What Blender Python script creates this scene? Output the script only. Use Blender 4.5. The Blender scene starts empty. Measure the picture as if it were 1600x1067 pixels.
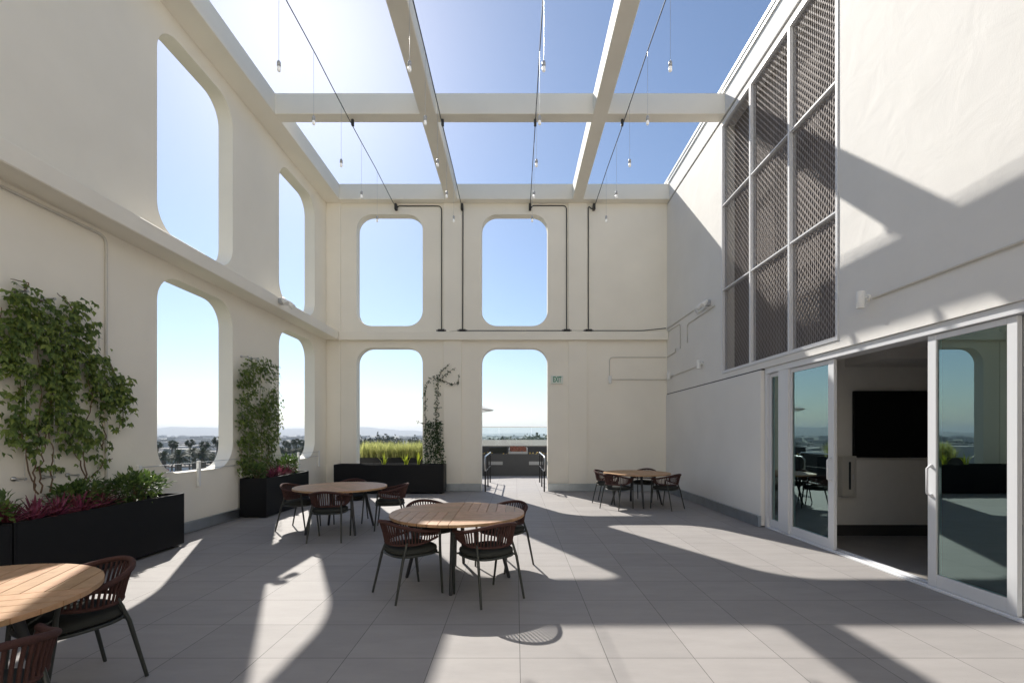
import bpy, math, random
from mathutils import Vector, Matrix
R = math.radians
random.seed(7)
# ------------------------------------------------------------------ camera, sky, sun, exposure
H = 1.62; F = 722.0; CU, CV = 806.0, 678.0
scn = bpy.context.scene
COL = scn.collection
cam = bpy.data.cameras.new('camera'); cam.sensor_width = 36; cam.lens = F / 1600 * 36
cam.shift_x = -(CU - 800) / 1600; cam.shift_y = (CV - 533.5) / 1600
cam.clip_start = 0.05; cam.clip_end = 60000
camo = bpy.data.objects.new('camera', cam); COL.objects.link(camo)
camo.location = (0, 0, H); camo.rotation_euler = (R(90), 0, 0); scn.camera = camo
SUN = Vector((-0.487, 1.0, 0.954)).normalized()
elev = math.asin(SUN.z); azim = math.atan2(SUN.x, SUN.y)
w = bpy.data.worlds.new('World'); scn.world = w; w.use_nodes = True
nt = w.node_tree; bg = nt.nodes['Background']
sky = nt.nodes.new('ShaderNodeTexSky'); sky.sky_type = 'NISHITA'; sky.sun_disc = False
sky.sun_elevation = elev; sky.sun_rotation = azim
sky.air_density = 1.0; sky.dust_density = 0.42; sky.ozone_density = 3.0; sky.altitude = 20
nt.links.new(sky.outputs[0], bg.inputs[0]); bg.inputs[1].default_value = 0.052
sl = bpy.data.lights.new('sun', 'SUN'); sl.energy = 2.7; sl.angle = R(0.53); sl.color = (1, 0.95, 0.87)
so = bpy.data.objects.new('sun', sl); COL.objects.link(so)
so.rotation_euler = (-SUN).to_track_quat('-Z', 'Y').to_euler()
vs = scn.view_settings; vs.view_transform = 'Standard'; vs.look = 'None'; vs.gamma = 1; vs.use_curve_mapping = False
vs.exposure = 1.42
try:
    scn.cycles.max_bounces = 10; scn.cycles.diffuse_bounces = 8; scn.cycles.transparent_max_bounces = 12
    scn.cycles.volume_bounces = 0; scn.cycles.caustics_reflective = False; scn.cycles.caustics_refractive = False
except Exception: pass

# ------------------------------------------------------------------ materials
def mat(name, col, rough=.6, metal=0., spec=.5, noise=0., nscale=8., bump=0., bscale=60., isl=0., transl=0., col2=None, stretch=None, emit=0., bdist=.01):
    m = bpy.data.materials.new(name); m.use_nodes = True; n = m.node_tree; L = n.links
    b = n.nodes['Principled BSDF']
    b.inputs['Roughness'].default_value = rough; b.inputs['Metallic'].default_value = metal
    b.inputs['Specular IOR Level'].default_value = spec
    c4 = (*col, 1); b.inputs['Base Color'].default_value = c4
    tc = n.nodes.new('ShaderNodeTexCoord'); mp = n.nodes.new('ShaderNodeMapping'); L.new(tc.outputs['Object'], mp.inputs[0])
    if stretch: mp.inputs['Scale'].default_value = stretch
    src = None
    if noise or col2:
        t = n.nodes.new('ShaderNodeTexNoise'); t.inputs['Scale'].default_value = nscale; t.inputs['Detail'].default_value = 6
        t.inputs['Roughness'].default_value = .6
        L.new(mp.outputs[0], t.inputs[0])
        mx = n.nodes.new('ShaderNodeMix'); mx.data_type = 'RGBA'
        mr = n.nodes.new('ShaderNodeMapRange'); mr.inputs[1].default_value = .3; mr.inputs[2].default_value = .7
        L.new(t.outputs[0], mr.inputs[0]); L.new(mr.outputs[0], mx.inputs[0])
        k = noise
        mx.inputs[6].default_value = tuple(x * (1 - k) for x in col) + (1,)
        mx.inputs[7].default_value = (tuple(x * (1 + k) for x in col) if col2 is None else tuple(col2)) + (1,)
        src = mx.outputs[2]
    if isl:
        g = n.nodes.new('ShaderNodeNewGeometry'); hs = n.nodes.new('ShaderNodeHueSaturation')
        mr2 = n.nodes.new('ShaderNodeMapRange'); mr2.inputs[3].default_value = 1 - isl; mr2.inputs[4].default_value = 1 + isl
        L.new(g.outputs['Random Per Island'], mr2.inputs[0]); L.new(mr2.outputs[0], hs.inputs['Value'])
        mr3 = n.nodes.new('ShaderNodeMapRange'); mr3.inputs[3].default_value = .5 + isl * .05; mr3.inputs[4].default_value = .5 - isl * .05
        L.new(g.outputs['Random Per Island'], mr3.inputs[0]); L.new(mr3.outputs[0], hs.inputs['Hue'])
        if src: L.new(src, hs.inputs['Color'])
        else: hs.inputs['Color'].default_value = c4
        src = hs.outputs[0]
    if src: L.new(src, b.inputs['Base Color'])
    if bump:
        t2 = n.nodes.new('ShaderNodeTexNoise'); t2.inputs['Scale'].default_value = bscale; t2.inputs['Detail'].default_value = 5
        L.new(mp.outputs[0], t2.inputs[0])
        bp = n.nodes.new('ShaderNodeBump'); bp.inputs['Strength'].default_value = bump; bp.inputs['Distance'].default_value = bdist
        L.new(t2.outputs[0], bp.inputs['Height']); L.new(bp.outputs[0], b.inputs['Normal'])
    if emit:
        b.inputs['Emission Color'].default_value = c4; b.inputs['Emission Strength'].default_value = emit
    if transl:
        tr = n.nodes.new('ShaderNodeBsdfTranslucent'); ms = n.nodes.new('ShaderNodeMixShader'); ms.inputs[0].default_value = transl
        if src: L.new(src, tr.inputs[0])
        else: tr.inputs[0].default_value = c4
        L.new(b.outputs[0], ms.inputs[1]); L.new(tr.outputs[0], ms.inputs[2]); L.new(ms.outputs[0], n.nodes['Material Output'].inputs[0])
    return m

def plaster_mat(name, col):
    """hand-trowelled painted plaster: faint mottling plus long and short waves in the surface"""
    m = mat(name, col, rough=.75, spec=.3, noise=.035, nscale=.9)
    n = m.node_tree; L = n.links; b = n.nodes['Principled BSDF']
    tc = n.nodes.new('ShaderNodeTexCoord')
    a = n.nodes.new('ShaderNodeTexNoise'); a.inputs['Scale'].default_value = 2.2; a.inputs['Detail'].default_value = 4; a.inputs['Distortion'].default_value = .6
    c = n.nodes.new('ShaderNodeTexNoise'); c.inputs['Scale'].default_value = 70; c.inputs['Detail'].default_value = 4
    L.new(tc.outputs['Object'], a.inputs[0]); L.new(tc.outputs['Object'], c.inputs[0])
    b1 = n.nodes.new('ShaderNodeBump'); b1.inputs['Strength'].default_value = .28; b1.inputs['Distance'].default_value = .03
    b2 = n.nodes.new('ShaderNodeBump'); b2.inputs['Strength'].default_value = .22; b2.inputs['Distance'].default_value = .004
    L.new(a.outputs[0], b1.inputs['Height']); L.new(c.outputs[0], b2.inputs['Height'])
    L.new(b1.outputs[0], b2.inputs['Normal']); L.new(b2.outputs[0], b.inputs['Normal'])
    return m

def tile_mat():
    m = bpy.data.materials.new('porcelain_paver'); m.use_nodes = True; n = m.node_tree; L = n.links; b = n.nodes['Principled BSDF']
    tc = n.nodes.new('ShaderNodeTexCoord'); mp = n.nodes.new('ShaderNodeMapping')
    mp.inputs['Location'].default_value = (-0.03, -3.347 + .585 * 20, 0); L.new(tc.outputs['Object'], mp.inputs[0])
    br = n.nodes.new('ShaderNodeTexBrick'); br.offset = 0; br.squash = 1
    br.inputs['Scale'].default_value = 1; br.inputs['Brick Width'].default_value = .631; br.inputs['Row Height'].default_value = .585
    br.inputs['Mortar Size'].default_value = .0028; br.inputs['Mortar Smooth'].default_value = .1
    br.inputs['Color1'].default_value = (.292, .276, .268, 1); br.inputs['Color2'].default_value = (.322, .304, .295, 1); br.inputs['Mortar'].default_value = (.12, .113, .11, 1)
    L.new(mp.outputs[0], br.inputs[0])
    t = n.nodes.new('ShaderNodeTexNoise'); t.inputs['Scale'].default_value = 3.5; t.inputs['Detail'].default_value = 8; t.inputs['Roughness'].default_value = .65
    mp2 = n.nodes.new('ShaderNodeMapping'); mp2.inputs['Scale'].default_value = (.5, 1.6, 1); L.new(tc.outputs['Object'], mp2.inputs[0]); L.new(mp2.outputs[0], t.inputs[0])
    mr = n.nodes.new('ShaderNodeMapRange'); mr.inputs[1].default_value = .3; mr.inputs[2].default_value = .7; mr.inputs[3].default_value = .93; mr.inputs[4].default_value = 1.07
    L.new(t.outputs[0], mr.inputs[0])
    mx = n.nodes.new('ShaderNodeMix'); mx.data_type = 'RGBA'; mx.blend_type = 'MULTIPLY'; mx.inputs[0].default_value = 1
    L.new(br.outputs[0], mx.inputs[6]); L.new(mr.outputs[0], mx.inputs[7]); L.new(mx.outputs[2], b.inputs['Base Color'])
    b.inputs['Roughness'].default_value = .68; b.inputs['Specular IOR Level'].default_value = .28
    bp = n.nodes.new('ShaderNodeBump'); bp.inputs['Strength'].default_value = .5; bp.inputs['Distance'].default_value = .002; bp.invert = True
    L.new(br.outputs['Fac'], bp.inputs['Height']); L.new(bp.outputs[0], b.inputs['Normal'])
    return m

def glass_mat(name, tint, ior, rough=0.):
    m = bpy.data.materials.new(name); m.use_nodes = True; n = m.node_tree; L = n.links
    n.nodes.remove(n.nodes['Principled BSDF'])
    tr = n.nodes.new('ShaderNodeBsdfTransparent'); tr.inputs[0].default_value = (*tint, 1)
    gl = n.nodes.new('ShaderNodeBsdfGlossy'); gl.inputs['Roughness'].default_value = rough; gl.inputs[0].default_value = (.74, .98, .96, 1)
    fr = n.nodes.new('ShaderNodeFresnel'); fr.inputs[0].default_value = ior
    ms = n.nodes.new('ShaderNodeMixShader'); L.new(fr.outputs[0], ms.inputs[0]); L.new(tr.outputs[0], ms.inputs[1]); L.new(gl.outputs[0], ms.inputs[2])
    L.new(ms.outputs[0], n.nodes['Material Output'].inputs[0]); return m

def wood_mat(name, c1, c2):
    m = mat(name, c1, rough=.5, spec=.4, col2=c2, nscale=14, isl=.13, bump=.15, bscale=40, bdist=.002, stretch=(1, 1, 1)); return m

M = dict(
    plaster=plaster_mat('painted_plaster', (.885, .84, .74)),
    plaster_white=plaster_mat('painted_plaster_white', (.76, .745, .715)),
    tile=tile_mat(),
    alu=mat('white_aluminium', (.70, .71, .73), rough=.35, spec=.5),
    flash=mat('galvanised_flashing', (.42, .46, .50), rough=.32, metal=.85, noise=.12, nscale=4),
    black=mat('black_powder_coat', (.007, .0075, .009), rough=.5, spec=.22, noise=.1, nscale=5),
    dgrey=mat('charcoal_paint', (.028, .03, .034), rough=.5, noise=.1, nscale=4),
    soil=mat('potting_soil', (.035, .026, .02), rough=.95, noise=.4, nscale=40, bump=.8, bscale=60, bdist=.03),
    rope=mat('oxblood_rope', (.068, .033, .029), rough=.85, spec=.2, noise=.2, nscale=180, bump=.5, bscale=260, bdist=.002),
    frame=mat('dark_green_grey_metal', (.030, .034, .030), rough=.38, spec=.5),
    cushion=mat('charcoal_fabric', (.040, .042, .038), rough=.95, spec=.15, noise=.2, nscale=300, bump=.3, bscale=400, bdist=.001),
    teak_x=wood_mat('teak', (.40, .235, .125), (.52, .32, .18)),
    blackwire=mat('black_rubber_cable', (.030, .029, .028), rough=.6),
    steel=mat('brushed_steel', (.5, .5, .5), rough=.3, metal=.9),
    whitep=mat('white_fixture_paint', (.80, .80, .78), rough=.4),
    conduit=mat('painted_conduit', (.62, .595, .54), rough=.55),
    bulb=mat('frosted_bulb', (.95, .94, .92), rough=.2, emit=.08),
    lampbody=mat('pendant_metal', (.45, .46, .48), rough=.4, metal=.4),
    glass=glass_mat('green_tinted_glass', (.74, .86, .82), 3.0),
    clear=glass_mat('clear_balustrade_glass', (.90, .94, .94), 1.35),
    tv=mat('screen_black', (.004, .004, .005), rough=.25, spec=.25),
    interior=mat('interior_wall_paint', (.88, .86, .82), rough=.8, noise=.02),
    intfloor=mat('interior_floor', (.27, .25, .23), rough=.45, noise=.1, nscale=3),
    intbase=mat('interior_base_trim', (.05, .048, .046), rough=.6),
    ceil=mat('interior_ceiling', (.72, .70, .67), rough=.9),
    screen=mat('expanded_metal', (.52, .475, .45), rough=.5, metal=.0, spec=.5),
    backing=mat('louvre_backing', (.25, .22, .205), rough=.8, noise=.15, nscale=2),
    exitw=mat('exit_plate', (.70, .74, .68), rough=.4),
    exitg=mat('exit_green', (.03, .25, .15), rough=.5),
    leaf=mat('vine_leaf', (.145, .210, .046), rough=.5, spec=.4, isl=.5, transl=.3),
    leafdark=mat('shrub_leaf', (.10, .165, .042), rough=.38, spec=.5, isl=.45, transl=.3),
    leafthin=mat('climber_leaf', (.040, .075, .022), rough=.5, spec=.4, isl=.45, transl=.25),
    stem=mat('vine_stem', (.16, .10, .06), rough=.8),
    rhoeo=mat('purple_spiderwort_leaf', (.22, .05, .08), rough=.42, spec=.5, isl=.5, transl=.3),
    grass=mat('fountain_grass_blade', (.44, .46, .17), rough=.6, isl=.35, transl=.5),
    yucca=mat('yellow_green_blade', (.34, .40, .04), rough=.5, isl=.25, transl=.45),
    palm=mat('palm_frond', (.040, .058, .022), rough=.55, isl=.4, transl=.15),
    trunk=mat('palm_trunk', (.14, .115, .09), rough=.9, noise=.3, nscale=4),
    tree=mat('far_tree_leaf', (.038, .058, .024), rough=.7, isl=.45),
    canvas=mat('white_canvas', (.78, .77, .74), rough=.8, transl=.3),
    ground=mat('city_ground', (.17, .155, .125), rough=.9, noise=.5, nscale=.02, col2=(.10, .115, .07)),
    road=mat('asphalt', (.055, .055, .057), rough=.85, noise=.2, nscale=.6),
    hill=mat('dry_hills', (.15, .135, .095), rough=.95, noise=.4, nscale=.004, col2=(.07, .085, .05)),
    bwall=mat('city_wall', (.48, .45, .41), rough=.8, isl=.5),
    bwhite=mat('city_white_wall', (.70, .68, .64), rough=.8),
    bred=mat('city_red_awning', (.42, .10, .10), rough=.7),
    bblue=mat('city_blue_panel', (.10, .16, .32), rough=.6),
    bglass=mat('city_window_glass', (.03, .04, .05), rough=.2),
    roof=mat('flat_roof', (.15, .12, .095), rough=.9, noise=.15, nscale=.5),
    ember=mat('terracotta_gravel', (.22, .09, .055), rough=.9, noise=.4, nscale=30, isl=.3),
    flower=mat('yellow_flower', (.50, .36, .08), rough=.7, isl=.2),
    plate=mat('grey_plate', (.25, .26, .27), rough=.4, metal=.3),
    paper=mat('cabinet_label', (.62, .60, .55), rough=.6), red=mat('extinguisher_red', (.45, .03, .025), rough=.35),
    seam=mat('dark_joint', (.03, .028, .026), rough=.9),
)

# ------------------------------------------------------------------ mesh helpers
class MB:
    def __init__(s): s.v = []; s.f = []; s.sm = []
    def add(s, vs_, fs, sm=False):
        o = len(s.v); s.v += [tuple(p) for p in vs_]; s.f += [tuple(i + o for i in f) for f in fs]; s.sm += [sm] * len(fs); return s
    def box(s, a, b, bev=0.):
        x0, y0, z0 = [min(p, q) for p, q in zip(a, b)]; x1, y1, z1 = [max(p, q) for p, q in zip(a, b)]
        if bev <= 0:
            vs_ = [(x, y, z) for x in (x0, x1) for y in (y0, y1) for z in (z0, z1)]
            return s.add(vs_, [(0, 1, 3, 2), (4, 6, 7, 5), (0, 4, 5, 1), (2, 3, 7, 6), (0, 2, 6, 4), (1, 5, 7, 3)])
        e = min(bev, (x1 - x0) / 2.01, (y1 - y0) / 2.01, (z1 - z0) / 2.01)
        vs_ = []; idx = {}
        for ix, X in enumerate((x0, x1)):
            for iy, Y in enumerate((y0, y1)):
                for iz, Z in enumerate((z0, z1)):
                    sx, sy, sz = (1 if ix == 0 else -1), (1 if iy == 0 else -1), (1 if iz == 0 else -1)
                    idx[ix, iy, iz, 0] = len(vs_); vs_.append((X, Y + sy * e, Z + sz * e))
                    idx[ix, iy, iz, 1] = len(vs_); vs_.append((X + sx * e, Y, Z + sz * e))
                    idx[ix, iy, iz, 2] = len(vs_); vs_.append((X + sx * e, Y + sy * e, Z))
        fs = []
        q = [(0, 0), (1, 0), (1, 1), (0, 1)]
        for i in (0, 1):
            fs.append([idx[i, a_, b_, 0] for a_, b_ in (q if i else q[::-1])])
            fs.append([idx[a_, i, b_, 1] for a_, b_ in (q[::-1] if i else q)])
            fs.append([idx[a_, b_, i, 2] for a_, b_ in (q if i else q[::-1])])
        for a_ in (0, 1):
            for b_ in (0, 1):
                f = [idx[0, a_, b_, 1], idx[1, a_, b_, 1], idx[1, a_, b_, 2], idx[0, a_, b_, 2]]; fs.append(f if (a_ ^ b_) else f[::-1])
                f = [idx[a_, 0, b_, 0], idx[a_, 1, b_, 0], idx[a_, 1, b_, 2], idx[a_, 0, b_, 2]]; fs.append(f[::-1] if (a_ ^ b_) else f)
                f = [idx[a_, b_, 0, 0], idx[a_, b_, 1, 0], idx[a_, b_, 1, 1], idx[a_, b_, 0, 1]]; fs.append(f if (a_ ^ b_) else f[::-1])
                for c_ in (0, 1):
                    f = [idx[a_, b_, c_, k] for k in (0, 1, 2)]; fs.append(f if (a_ ^ b_ ^ c_) else f[::-1])
        return s.add(vs_, fs)
    def tube(s, pts, r, n=8, cap=True, closed=False):
        pts = [Vector(p) for p in pts]; N = len(pts); rs = r if isinstance(r, (list, tuple)) else [r] * N
        vs_ = []; up = None
        for i, p in enumerate(pts):
            if closed: t = pts[(i + 1) % N] - pts[i - 1]
            else: t = pts[min(i + 1, N - 1)] - pts[max(i - 1, 0)]
            t.normalize()
            if up is None:
                up = Vector((0, 0, 1)) if abs(t.z) < .9 else Vector((1, 0, 0))
            a = t.cross(up).normalized(); up = a.cross(t).normalized()
            for k in range(n):
                th = 2 * math.pi * k / n; vs_.append(p + rs[i] * (math.cos(th) * a + math.sin(th) * up))
        fs = []
        for i in range(N if closed else N - 1):
            j = (i + 1) % N
            for k in range(n):
                fs.append((i * n + k, i * n + (k + 1) % n, j * n + (k + 1) % n, j * n + k))
        s.add(vs_, fs, True)
        if cap and not closed:
            s.add(vs_[:n], [tuple(range(n))[::-1]]); s.add(vs_[-n:], [tuple(range(n))])
        return s
    def lathe(s, prof, c=(0, 0, 0), n=24, sx=1, sy=1):
        vs_ = []; m = len(prof)
        for r, z in prof:
            for k in range(n):
                th = 2 * math.pi * k / n; vs_.append((c[0] + sx * r * math.cos(th), c[1] + sy * r * math.sin(th), c[2] + z))
        fs = [(i * n + k, i * n + (k + 1) % n, (i + 1) * n + (k + 1) % n, (i + 1) * n + k) for i in range(m - 1) for k in range(n)]
        return s.add(vs_, fs, True)
    def prism(s, poly, z0, z1):
        n = len(poly); vs_ = [(x, y, z0) for x, y in poly] + [(x, y, z1) for x, y in poly]
        fs = [tuple(range(n))[::-1], tuple(range(n, 2 * n))] + [(i, (i + 1) % n, n + (i + 1) % n, n + i) for i in range(n)]
        return s.add(vs_, fs)
    def mesh(s, name):
        me = bpy.data.meshes.new(name); me.from_pydata(s.v, [], s.f); me.polygons.foreach_set('use_smooth', s.sm); me.update(); return me
    def build(s, name, m, parent=None):
        me = s.mesh(name); me.materials.append(m); o = bpy.data.objects.new(name, me); COL.objects.link(o)
        if parent: o.parent = parent
        return o
def tag(o, label=None, cat=None, group=None, kind=None):
    if label: o['label'] = label
    if cat: o['category'] = cat
    if group: o['group'] = group
    if kind: o['kind'] = kind
    return o
def thing(name, label, cat, loc=(0, 0, 0), rz=0, group=None):
    o = bpy.data.objects.new(name, None); COL.objects.link(o); o.location = loc; o.rotation_euler = (0, 0, rz); o.empty_display_size = .1
    return tag(o, label, cat, group)
def dup(o, parent=None):
    c = o.copy(); COL.objects.link(c)
    if parent: c.parent = parent
    for ch in list(o.children): dup(ch, c)
    return c
def W(u, v, d): return Vector(((u - CU) * d / F, d, H + (CV - v) * d / F))

def rrect(x0, x1, z0, z1, r, n=10):
    pts = []
    for cx, cz, a0 in ((x1 - r, z1 - r, 0), (x0 + r, z1 - r, 90), (x0 + r, z0 + r, 180), (x1 - r, z0 + r, 270)):
        for k in range(n + 1):
            a = R(a0 + 90 * k / n); pts.append((cx + r * math.cos(a), cz + r * math.sin(a)))
    return pts
def holed(outline, holes, to3, t0, t1):
    """a wall of thickness t0..t1 with true openings: both faces and every reveal"""
    import bmesh
    bm = bmesh.new(); loops = [outline] + holes
    for lp in loops:
        vv = [bm.verts.new((p[0], p[1], 0)) for p in lp]
        for i in range(len(vv)): bm.edges.new((vv[i], vv[(i + 1) % len(vv)]))
    bmesh.ops.triangle_fill(bm, use_beauty=True, use_dissolve=False, edges=bm.edges[:])
    bm.verts.index_update(); mb = MB()
    vs_ = [(v.co.x, v.co.y) for v in bm.verts]; fs = [tuple(v.index for v in f.verts) for f in bm.faces]
    mb.add([to3(a, b, t0) for a, b in vs_], fs); mb.add([to3(a, b, t1) for a, b in vs_], [f[::-1] for f in fs])
    for lp in loops:
        n = len(lp)
        mb.add([to3(a, b, t0) for a, b in lp] + [to3(a, b, t1) for a, b in lp], [(i, (i + 1) % n, n + (i + 1) % n, n + i) for i in range(n)], len(lp) > 12)
    bm.free(); return mb
def fixnorm(o):
    import bmesh
    bm = bmesh.new(); bm.from_mesh(o.data); bmesh.ops.remove_doubles(bm, verts=bm.verts, dist=1e-5)
    bmesh.ops.recalc_face_normals(bm, faces=bm.faces)
    for e in bm.edges:
        if len(e.link_faces) == 2 and e.calc_face_angle(0) > R(35): e.smooth = False
    bm.to_mesh(o.data); bm.free(); return o

# ------------------------------------------------------------------ setting
XL, XR, YB = -5.38, 4.30, 13.14
T = .27
ZB, ZT = 8.17, 8.60
mb = MB(); mb.box((-5.7, -6, -.3), (4.42, 26, 0)); tag(mb.build('terrace_floor', M['tile']), kind='structure')
mb = MB(); mb.box((4.42, -6, -.3), (11.5, 7.6, -.012)); tag(mb.build('interior_floor', M['intfloor']), kind='structure')
mb = MB(); mb.box((4.42, 7.6, -.3), (12, 26, -.02)); tag(mb.build('roof_deck', M['roof']), kind='structure')
GZ = -20.
N = 96; mb = MB(); mb.add([(0, 0, GZ)] + [(16000 * math.cos(2 * math.pi * k / N), 16000 * math.sin(2 * math.pi * k / N), GZ) for k in range(N)],
    [(0, 1 + k, 1 + (k + 1) % N) for k in range(N)])
tag(mb.build('ground', M['ground']), kind='structure')
b = MB().box((-5.6, -6, GZ), (12, 26, -.31)).build('building_base', M['plaster']); tag(b, 'lower storeys of the building under the roof terrace', 'building')

# left wall
to_l = lambda a, z, t: (XL - t, a, z)
WY = [(6.93, 8.78), (10.5, 12.36)]
RC = .44
holes = []
for y0, y1 in WY: holes += [rrect(y0, y1, 1.0, 4.07, RC), rrect(y0, y1, 4.69, 7.86, RC)]
lw = thing('plaster_wall', 'tall shaded plaster wall with two tiers of rounded openings and climbing vines', 'wall', group='terrace walls')
fixnorm(holed([(-6, 0), (YB, 0), (YB, ZB), (-6, ZB)], holes, to_l, 0, T).build('wall_face', M['plaster'], lw))
MB().box((XL - .02, -6, 4.27), (-4.99, YB - .13, 4.505), .012).build('ledge', M['plaster'], lw)
mb = MB(); mb.box((XL - .01, -6, .012), (XL + .028, 12.9, .165)); mb.box((XL - .01, -6, .165), (XL + .05, 12.9, .185)); mb.build('base_flashing', M['flash'], lw)
# back wall
to_b = lambda a, z, t: (a, YB + t, z)
wx = (-4.53, -2.65); dx = (-.975, .905)
door = [(dx[1], 0.)] + [(dx[1] - RC + RC * math.cos(R(a)), 4.07 - RC + RC * math.sin(R(a))) for a in range(0, 91, 9)] + \
       [(dx[0] + RC + RC * math.cos(R(a)), 4.07 - RC + RC * math.sin(R(a))) for a in range(90, 181, 9)] + [(dx[0], 0.)]
outline = [(XL - T, 0), (XL - T, ZB), (XR + .3, ZB), (XR + .3, 0)] + door
bw = thing('plaster_wall', 'far plaster wall with four rounded openings, the lower right one a doorway', 'wall', group='terrace walls')
fixnorm(holed(outline, [rrect(*wx, .22, 4.07, RC), rrect(*wx, 4.69, 7.86, RC), rrect(*dx, 4.69, 7.86, RC)], to_b, 0, T).build('wall_face', M['plaster'], bw))
MB().box((-4.99, YB - .14, 4.268), (XR - .002, YB + .02, 4.503), .012).build('ledge', M['plaster'], bw)
for x0, x1 in ((-2.06, -1.54), (1.49, 2.02)):
    for z0, z1 in ((.19, 4.266), (4.505, ZB)):
        MB().box((x0, YB - .045, z0), (x1, YB + .02, z1), .008).build('pilaster', M['plaster'], bw)
for z0, z1 in ((.19, 4.266), (4.505, ZB)):
    MB().box((XL, YB - .045, z0), (-4.97, YB + .02, z1), .008).build('pilaster', M['plaster'], bw)
for x0, x1 in ((-4.9, dx[0] - .005), (dx[1] + .005, XR - .01)):
    mb = MB(); mb.box((x0, YB - .05, .004), (x1, YB + .01, .185)); mb.box((x0, YB - .065, .185), (x1, YB + .01, .215)); mb.build('base_flashing', M['flash'], bw)
# right wall
to_r = lambda a, z, t: (XR + t, a, z)
rw = thing('plaster_wall', 'sunlit plaster wall above the sliding glass doors', 'wall', group='terrace walls')
SY0, SY1, SZ0, SZ1 = 6.16, 9.64, 2.87, 8.05
fixnorm(holed([(-6, 2.76), (YB, 2.76), (YB, 8.13), (-6, 8.13)], [[(SY0, SZ0), (SY1, SZ0), (SY1, SZ1), (SY0, SZ1)]], to_r, 0, .3).build('wall_face', M['plaster_white'], rw))
MB().box((XR - .03, 8.06, .02), (XR + .3, YB, 2.735), .01).build('lower_panel', M['plaster_white'], rw)
MB().box((XR - .005, 8.06, 2.735), (XR + .3, YB, 2.76)).build('joint', M['seam'], rw)
MB().box((XR + .02, -6, 8.13), (XR + .3, YB + T, 8.165)).build('joint', M['seam'], rw)
MB().box((XR - .02, -6, 8.165), (XR + .3, YB + T, 8.62), .01).build('parapet_band', M['plaster_white'], rw)
mb = MB(); mb.box((XR - .05, -6, 8.62), (XR + .34, YB + T + .03, 8.70)); mb.box((XR - .07, -6, 8.70), (XR + .36, YB + T + .05, 8.765)); mb.build('coping', M['whitep'], rw)
mb = MB(); mb.box((XR - .075, 8.06, .004), (XR - .02, YB - .07, .17)); mb.box((XR - .09, 8.06, .17), (XR - .02, YB - .07, .195)); mb.build('base_flashing', M['flash'], rw)
MB().box((XR + .02, -6, .004), (XR + .3, -1.2, 2.76)).build('lower_panel', M['plaster_white'], rw)
# unseen plain wall behind the camera, added to bounce fill light
fw = MB().box((XL - T, -6.3, 0), (12, -6, 8.6)).build('plaster_wall', M['plaster']); tag(fw, 'unseen plain plaster wall added behind the viewer to bounce light', 'wall', group='terrace walls')

# roof frame of concrete beams
rf = thing('roof_frame', 'open grid of white concrete beams over the terrace', 'roof')
MB().box((XL - T, -6, ZB), (-4.93, YB + T, ZT), .012).build('edge_beam', M['plaster'], rf)
MB().box((-4.93, 12.89, ZB - .003), (XR + .25, YB + T, ZT - .003), .012).build('edge_beam', M['plaster'], rf)
for y in (9.46, 6.03, 2.60): MB().box((-4.94, y, ZB - .002), (XR + .1, y + .27, ZT - .002), .012).build('cross_beam', M['plaster'], rf)
for x0, x1 in ((-1.97, -1.64), (1.585, 1.885)): MB().box((x0, 2.7, ZB - .006), (x1, 12.9, ZT - .006), .012).build('long_beam', M['plaster'], rf)

# mesh screens on the right wall
sc = thing('mesh_screen', 'tall expanded metal screen of nine panels in a white frame', 'screen')
cols = [(6.20, 7.242), (7.288, 8.447), (8.493, 9.60)]; rows = [(2.93, 4.588), (4.612, 6.338), (6.362, 8.0)]
mb = MB(); X0, X1 = XR - .015, XR + .09
for y0, y1 in ((SY0, 6.20), (7.242, 7.288), (8.447, 8.493), (9.60, SY1)): mb.box((X0, y0 + .001, SZ0 + .002), (X1, y1 - .001, SZ1 - .002))
for z0, z1 in ((SZ0, 2.93), (8.0, SZ1)):
    for y0, y1 in cols: mb.box((X0 + .002, y0, z0 + .003), (X1 - .002, y1, z1 - .003))
for y0, y1 in cols:
    for za, zb in ((4.588, 4.612), (6.338, 6.362)): mb.box((X0 + .004, y0, za), (X1 - .004, y1, zb))
mb.build('frame', M['alu'], sc)
MB().box((XR + .26, SY0 + .01, SZ0 + .01), (XR + .29, SY1 - .01, SZ1 - .01)).build('backing', M['backing'], sc)
def mesh_panel(wd, ht):
    """expanded metal: staggered upright rows of slit-and-stretched strands, each a tilted flat strip"""
    mb = MB(); S, L = .046, .112; nr = round(wd / S); nc = round(ht / L); sy = wd / nr; sz = ht / nc
    for r in range(nr + 1):
        vs_ = []
        for c in range(2 * nc + 1):
            y = min(max(r * sy + (sy * .25 if c % 2 == r % 2 else -sy * .25), 0), wd); z = c * sz / 2
            vs_ += [(-.004, y - .0105, z), (.004, y + .0105, z)]
        fs = [(2 * i, 2 * i + 2, 2 * i + 3, 2 * i + 1) for i in range(2 * nc)]
        mb.add(vs_, fs); mb.add([(x + .0025, y, z) for x, y, z in vs_], [f[::-1] for f in fs])
    return mb
for y0, y1 in cols:
    me = None
    for z0, z1 in rows:
        o = mesh_panel(y1 - y0, z1 - z0).build('mesh_panel', M['screen'], sc); o.location = (XR + .045, y0, z0)

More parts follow.
